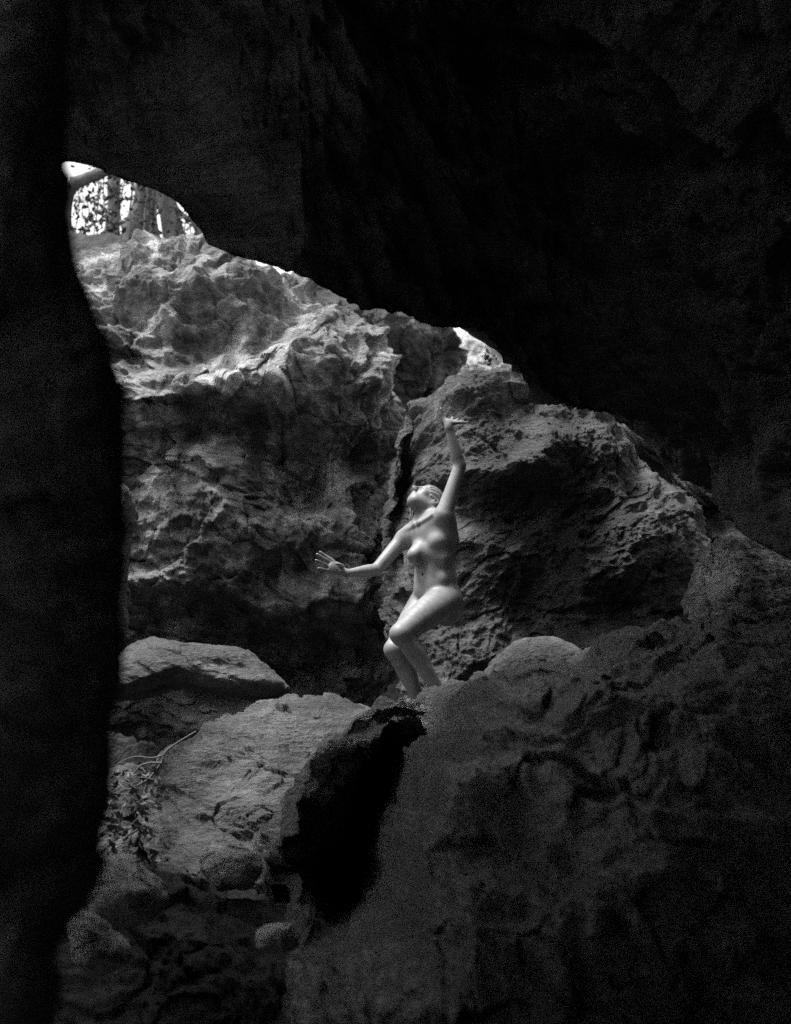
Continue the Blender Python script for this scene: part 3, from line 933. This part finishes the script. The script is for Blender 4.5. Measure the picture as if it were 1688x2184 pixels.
    for grp in (0, 1):
        SV, SF = [], []
        for k in range(60 if grp == 0 else 30):
            if grp == 0:
                a = zf(r2.uniform(786, 815), r2.uniform(770, 815), YB + r2.uniform(.05, .10)); ln = r2.uniform(.05, .10); dx = .006
            else:
                a = zf(r2.uniform(925, 955), r2.uniform(770, 800), YB + r2.uniform(-.01, .06)); ln = r2.uniform(.04, .07); dx = 0.0
            w1, w2 = r2.normal(size=2) * .008
            pts = [a + np.array([dx * t + w1 * t * t, w2 * t, -ln * t]) for t in np.linspace(0, 1, 6)]
            v, f = tube(pts, [0.004, .004, .0035, .003, .002, .0008], 5)
            SF += [tuple(i + len(SV) for i in q_) for q_ in f]
            SV += list(v)
        obj_from('hair_lock', np.array(SV), SF, MHAIR, root, origin=base).location = (0, 0, 0)
    return root, base, anL, anR

def unit_rows(V):
    return V / np.maximum(np.linalg.norm(V, axis=1, keepdims=True), 1e-9)

def tube(pts, rs, n=12, wob=0.0, seed=0, flute=0.0):
    pts = np.array(pts, float); rs = np.array(rs, float)
    m = len(pts)
    T = np.gradient(pts, axis=0); T /= np.maximum(np.linalg.norm(T, axis=1, keepdims=True), 1e-9)
    ref = np.array([0.0, 1.0, 0.03]) if abs(T[:, 1]).mean() < .8 else np.array([1.0, 0, 0])
    A = np.cross(T, ref); A /= np.linalg.norm(A, axis=1, keepdims=True)
    B = np.cross(T, A)
    th = np.linspace(0, 2 * np.pi, n, endpoint=False)
    V = np.zeros((m, n, 3))
    rr = rs[:, None] * np.ones((m, n))
    if flute:
        rr = rr * (1 + flute * np.sin(th * 5 + seed)[None, :] * np.linspace(1, .4, m)[:, None])
    V = pts[:, None] + rr[..., None] * (np.cos(th)[None, :, None] * A[:, None] + np.sin(th)[None, :, None] * B[:, None])
    V = V.reshape(-1, 3)
    if wob:
        C = np.repeat(pts, n, 0)
        d = V - C
        nn = fbm(V * (1.0 / max(rs.mean(), 1e-3)) * np.array([.6, .6, .25]) + seed, 3)
        V = C + d * (1 + wob * nn)[:, None]
    F = [tuple(int(x) for x in q) for q in grid_faces(m, n, wrap_v=True)]
    F.append(tuple(range(n)))
    F.append(tuple((m - 1) * n + n - 1 - k for k in range(n)))
    return V, F

PERSON, PBASE, ANL, ANR = build_person()
# ------------------------------------------------------------------ rock ledge the person stands on
def ledge():
    n, m = 90, 60
    fl = np.array([ANL + np.array([-.05, -.05, -.088]), ANR + np.array([-.05, -.05, -.088])])
    c = fl.mean(0)
    th = np.linspace(0, 2 * np.pi, n, endpoint=False)
    V = []
    ax = unit((fl[1] - fl[0]) * np.array([1, 1, 0]))
    dz = (fl[1, 2] - fl[0, 2]) / np.linalg.norm((fl[1] - fl[0])[:2])
    for j in range(m):
        t = j / (m - 1)
        r = 0.52 * min(1, t / .55) ** .8 + 0.1 * max(0, t - .55)
        for a in th:
            p = np.array([math.cos(a) * r * 1.1, math.sin(a) * r * .75, 0])
            z = c[2] + float(np.clip((p @ ax), -.3, .3)) * dz - 0.02 * (r / .5) ** 2 - (max(0, t - .5) * 2) ** 1.6 * 2.2
            V.append([c[0] + p[0], c[1] + p[1], z])
    V = np.array(V)
    d = rock_disp(V, 33.0, f=2.0) * 0.02
    out = (V - c) * np.array([1, 1, 0]); 
    r = np.linalg.norm(out, axis=1)
    V[:, 2] += d * np.clip((r - .25) * 4, 0, 1) 
    V[:, :2] += (out / np.maximum(r, 1e-6)[:, None])[:, :2] * (d * 4 * np.clip(r - .3, 0, 1))[:, None]
    tag(obj_from('boulder', V, grid_faces(m, n, wrap_v=True), MDARKSLAB), "flat-topped rock ledge under the person's feet, behind the crest", 'boulder')
ledge()

# thin lit edge of rock beside the dark wall
boulder('boulder', [(180, 1000), (262, 1035), (276, 1052), (274, 1085), (266, 1130), (260, 1210), (248, 1285), (240, 1312), (248, 1345), (252, 1395), (240, 1402), (180, 1400), (150, 1200)],
        6.6, 0.2, 0.4, 21.0, MSLAB, N=260, M=70, centre=(225, 1200), amp=0.03, f=3.0, label='narrow upright rock edge catching light beside the dark left wall')

# ------------------------------------------------------------------ trees in the upper left opening
def gz_at(x, y):
    return float(ground_z(np.array([x]), np.array([y]))[0])

def path(pp, Y, dY=None):
    return np.array([at(px, py, Y + (dY[k] if dY else 0)) for k, (px, py) in enumerate(pp)])

def resample(P, n):
    P = np.asarray(P, float)
    t = np.arange(len(P))
    tt = np.linspace(0, len(P) - 1, n)
    Q = np.stack([np.interp(tt, t, P[:, k]) for k in range(3)], 1)
    for _ in range(max(1, n // len(P))):
        Q[1:-1] = .25 * Q[:-2] + .5 * Q[1:-1] + .25 * Q[2:]
    return Q

def leaf_cloud(centres, size, r, seed):
    """each leaf a folded lance-shaped pair of faces"""
    r = np.random.default_rng(seed)
    V, F = [], []
    for c in centres:
        a = unit(r.normal(size=3) + np.array([0, 0, -.5])); b = unit(np.cross(a, r.normal(size=3))); nn = np.cross(a, b)
        s = size * r.uniform(.6, 1.3); w_ = s * .30
        k = len(V)
        V += [c, c + a * s * .5 + b * w_ + nn * s * .08, c + a * s, c + a * s * .5 - b * w_ + nn * s * .08, c + a * s * .5]
        F += [(k, k + 4, k + 1), (k + 4, k + 2, k + 1), (k, k + 3, k + 4), (k + 3, k + 2, k + 4)]
    return np.array(V), F

def tree(pp, Y, radii, label, seed, flare=1.0, limbs=(), crown_r=1.4, crown_n=500, roots=()):
    P = resample(path(pp, Y), 40)
    top = P[-1]
    base = P[0].copy()
    g = gz_at(base[0], base[1])
    if base[2] > g - .1:
        P = np.concatenate([[np.array([base[0], base[1], g - .25])], P])
    rs = np.interp(np.linspace(0, 1, len(P)), np.linspace(0, 1, len(radii)), radii)
    rs = rs * (1 + flare * np.exp(-np.linspace(0, 1, len(P)) * 9))
    root = empty('tree', P[0])
    v, f = tube(P, rs, 28, wob=.30, seed=seed, flute=.05)
    obj_from('trunk', v, f, MBARK, root, origin=P[0]).location = (0, 0, 0)
    rr = np.random.default_rng(int(seed * 10))
    ends = [top]
    for k in range(4):
        a = rr.uniform(0, 6.28); e = top + np.array([math.cos(a) * crown_r * .8, math.sin(a) * crown_r * .8, rr.uniform(.3, 1.3)])
        v, f = tube(resample([P[-6], P[-6] * .5 + e * .5 + [0, 0, .15], e], 12), np.linspace(rs[-1] * .7, .012, 12), 10, wob=.15, seed=k)
        obj_from('limb', v, f, MBARK, root, origin=P[0]).location = (0, 0, 0)
        ends.append(e)
    for lp, lr in limbs:
        Q = resample(path(lp, Y), 20)
        v, f = tube(Q, np.linspace(lr, lr * .5, 20), 12, wob=.15, seed=seed)
        obj_from('limb', v, f, MBARK, root, origin=P[0]).location = (0, 0, 0)
    C = []
    while len(C) < crown_n:
        e = ends[rr.integers(len(ends))]
        C.append(e + rr.normal(size=3) * crown_r * np.array([.32, .32, .22]))
    v, f = leaf_cloud(C, .11, 0, int(seed * 7))
    obj_from('crown', v, f, MLEAF, root, smooth=False, origin=P[0]).location = (0, 0, 0)
    for k, (rp, r_) in enumerate(roots):
        Q = resample(path(rp, Y - .22), 24)
        Q[:, 0] += .006 * np.sin(np.arange(24) * .9 + k)
        v, f = tube(Q, np.full(24, r_), 8, wob=.2, seed=k)
        obj_from('aerial_root', v, f, MROOT, root, origin=P[0]).location = (0, 0, 0)
    return tag(root, label, 'tree', 'trees in the opening')

tree([(296, 565), (300, 520), (306, 470), (312, 420), (316, 370), (322, 250), (326, 100)], 14.2, [.22, .17, .145, .13, .12, .10],
     'thick fluted tree trunk with hanging roots, middle of the bright opening', 1.3, 1.2,
     roots=[([(283, 300), (281, 400), (278, 480), (273, 545)], .011), ([(318, 330), (314, 420), (309, 480), (303, 548)], .016), ([(328, 330), (327, 420), (322, 480), (318, 530)], .011)])
tree([(236, 575), (240, 500), (244, 430), (246, 370), (246, 250), (250, 120)], 14.8, [.085, .075, .07, .065, .05], 'slim straight tree between the leafy vines and the thick trunk', 2.1, 0.7)
tree([(388, 560), (376, 520), (364, 470), (354, 420), (346, 370), (335, 250), (330, 120)], 13.9, [.12, .105, .10, .10, .08], 'leaning smooth tree right of the thick fluted trunk', 3.7, 1.0)
tree([(448, 548), (436, 505), (424, 470), (412, 430), (400, 380), (385, 260)], 13.8, [.10, .08, .07, .06, .05], 'small crooked tree nearest the roof edge in the opening', 4.2, 0.8,
     limbs=[([(424, 470), (405, 468), (392, 462), (375, 440)], .04)], crown_n=250)
tree([(130, 520), (134, 450), (146, 408), (172, 384), (210, 372), (260, 350), (330, 300)], 13.2, [.08, .07, .065, .06, .05, .04], 'arching tree trunk at the far left of the opening', 5.5, 0.5, crown_n=250)

def vine(px, y0, y1, Y, nl, seed, label, spread=.11, size=.07):
    r = np.random.default_rng(seed)
    Q = resample([at(px + r.uniform(-8, 8), y, Y) for y in np.linspace(y0, y1, 6)], 26)
    root = empty('hanging_vine', Q[-1])
    v, f = tube(Q, np.full(26, .006), 6)
    obj_from('stem', v, f, MROOT, root, origin=Q[-1]).location = (0, 0, 0)
    C = [Q[r.integers(26)] + r.normal(size=3) * np.array([spread, spread, .06]) for _ in range(nl)]
    v, f = leaf_cloud(C, size, 0, seed)
    obj_from('foliage', v, f, MLEAF, root, smooth=False, origin=Q[-1]).location = (0, 0, 0)
    tag(root, label, 'vine', 'leafy vines in the opening')
vine(168, 380, 560, 13.6, 90, 11, 'sparse leafy vine hanging closest to the dark left wall')
vine(186, 420, 570, 13.7, 120, 12, 'leafy vine in the brightest patch of sky, second from the left wall')
vine(205, 360, 575, 13.5, 150, 13, 'dense leafy vine left of the slim straight tree')
vine(222, 350, 590, 13.4, 150, 14, 'long leafy vine trailing lowest, touching the slim tree')
vine(262, 350, 520, 13.6, 110, 15, 'leafy vine between the slim tree and the thick trunk')
vine(290, 340, 440, 13.4, 120, 16, 'short leafy vine in front of the thick trunk', .14)
vine(338, 340, 545, 13.4, 130, 19, 'leafy vine filling the slit between the thick trunk and the leaning tree', .07)
vine(398, 400, 520, 13.4, 70, 17, 'leafy vine right of the leaning tree, by the roof edge')
vine(412, 430, 540, 13.6, 60, 18, 'last leafy vine, tucked against the small crooked tree')

# ------------------------------------------------------------------ root over the broad boulder, dead leaves, twigs
root_o = empty('root', at(316, 1663, 6.3))
o0 = np.array(root_o.location)
def tube_part(name, pp, Y, r0, r1, mat, parent, org, n=30, wob=.18, seed=0, dY=None):
    Q = resample(path(pp, Y, dY), n)
    v, f = tube(Q, np.linspace(r0, r1, n), 9, wob=wob, seed=seed)
    obj_from(name, v, f, mat, parent, origin=org).location = (0, 0, 0)
tube_part('main_root', [(419, 1560), (385, 1580), (351, 1603), (346, 1628), (316, 1663), (300, 1720)], 6.45, .004, .007, MROOT, root_o, o0)
tube_part('rootlet', [(346, 1628), (322, 1626), (300, 1632), (286, 1650), (280, 1668)], 6.42, .006, .003, MROOT, root_o, o0)
tube_part('rootlet', [(349, 1610), (325, 1618), (290, 1612), (262, 1622), (245, 1635)], 6.4, .004, .002, MROOT, root_o, o0)
tube_part('rootlet', [(316, 1663), (285, 1680), (255, 1690), (235, 1700)], 6.4, .005, .002, MROOT, root_o, o0)
tube_part('rootlet', [(310, 1690), (300, 1740), (270, 1770), (245, 1780)], 6.4, .004, .002, MROOT, root_o, o0)
rt = np.random.default_rng(8)
for k in range(9):
    x0, y0 = rt.uniform(240, 330), rt.uniform(1640, 1840)
    a = rt.uniform(-.9, .9); L = rt.uniform(35, 80)
    tube_part('rootlet', [(x0, y0), (x0 - L * .5 * math.cos(a) + rt.normal() * 6, y0 + L * .5 * math.sin(a)), (x0 - L * math.cos(a), y0 + L * math.sin(a) + rt.normal() * 8)],
              6.25 - (y0 - 1640) * .0018, .004, .0018, MROOT, root_o, o0, n=12, seed=k)
tag(root_o, 'pale root creeping down the left edge of the broad rounded boulder', 'root')
tube_part_root = empty('twig', at(816, 1503, 6.95))
for k, pp in enumerate(([(800, 1508), (816, 1499), (832, 1492)], [(806, 1496), (818, 1503), (826, 1509)], [(812, 1508), (822, 1490)])):
    tube_part('stalk', pp, 6.95, .0035, .002, MDRY, tube_part_root, np.array(tube_part_root.location), n=8, seed=k)
tag(tube_part_root, 'dry twig lying on the crest left of the feet', 'twig')

# bank of dead leaves
bank = boulder('boulder', [(180, 1640), (230, 1630), (290, 1640), (330, 1680), (340, 1760), (380, 1880), (380, 1960), (150, 1960)], 6.9, .35, .4, 23.0, MSOIL,
               N=160, M=60, amp=.05, f=2, tilt=.5, label='low bank of earth under the dead leaves at lower left', cat='bank')
r = np.random.default_rng(21)
C = []
for k in range(300):
    px = r.uniform(228, 345); py = r.uniform(1640, 1900)
    if px > 345 - max(0, (py - 1650)) * .1 + max(0, py - 1780) * .5: continue
    C.append(at(px, py, 6.42 + r.normal() * .10 - (py - 1640) * .0018))
v, f = leaf_cloud(C, .045, 0, 5)
tag(obj_from('dead_leaves', v, f, MDRY, smooth=False), 'scatter of curled dead leaves between the dark wall and the boulder', 'leaves', kind='stuff')
for k, (px, py, Y) in enumerate(((1042, 772, 9.3), (1052, 762, 9.2))):
    t = empty('small_plant', at(px, py, Y))
    o_ = np.array(t.location)
    v, f = leaf_cloud([o_ + np.array([rng.normal() * .02, rng.normal() * .02, abs(rng.normal()) * .02]) for _ in range(14)], .04, 0, k + 3)
    obj_from('foliage', v, f, MLEAF, t, smooth=False, origin=o_).location = (0, 0, 0)
    tube_part('stem', [(px, py + 6), (px, py), (px + 2, py - 8)], Y, .004, .002, MLEAF, t, o_, n=6)
    tag(t, ('tiny plant on the ridge of the dark boulder, left one', 'tiny plant on the ridge of the dark boulder, nearest the roof')[k], 'plant')
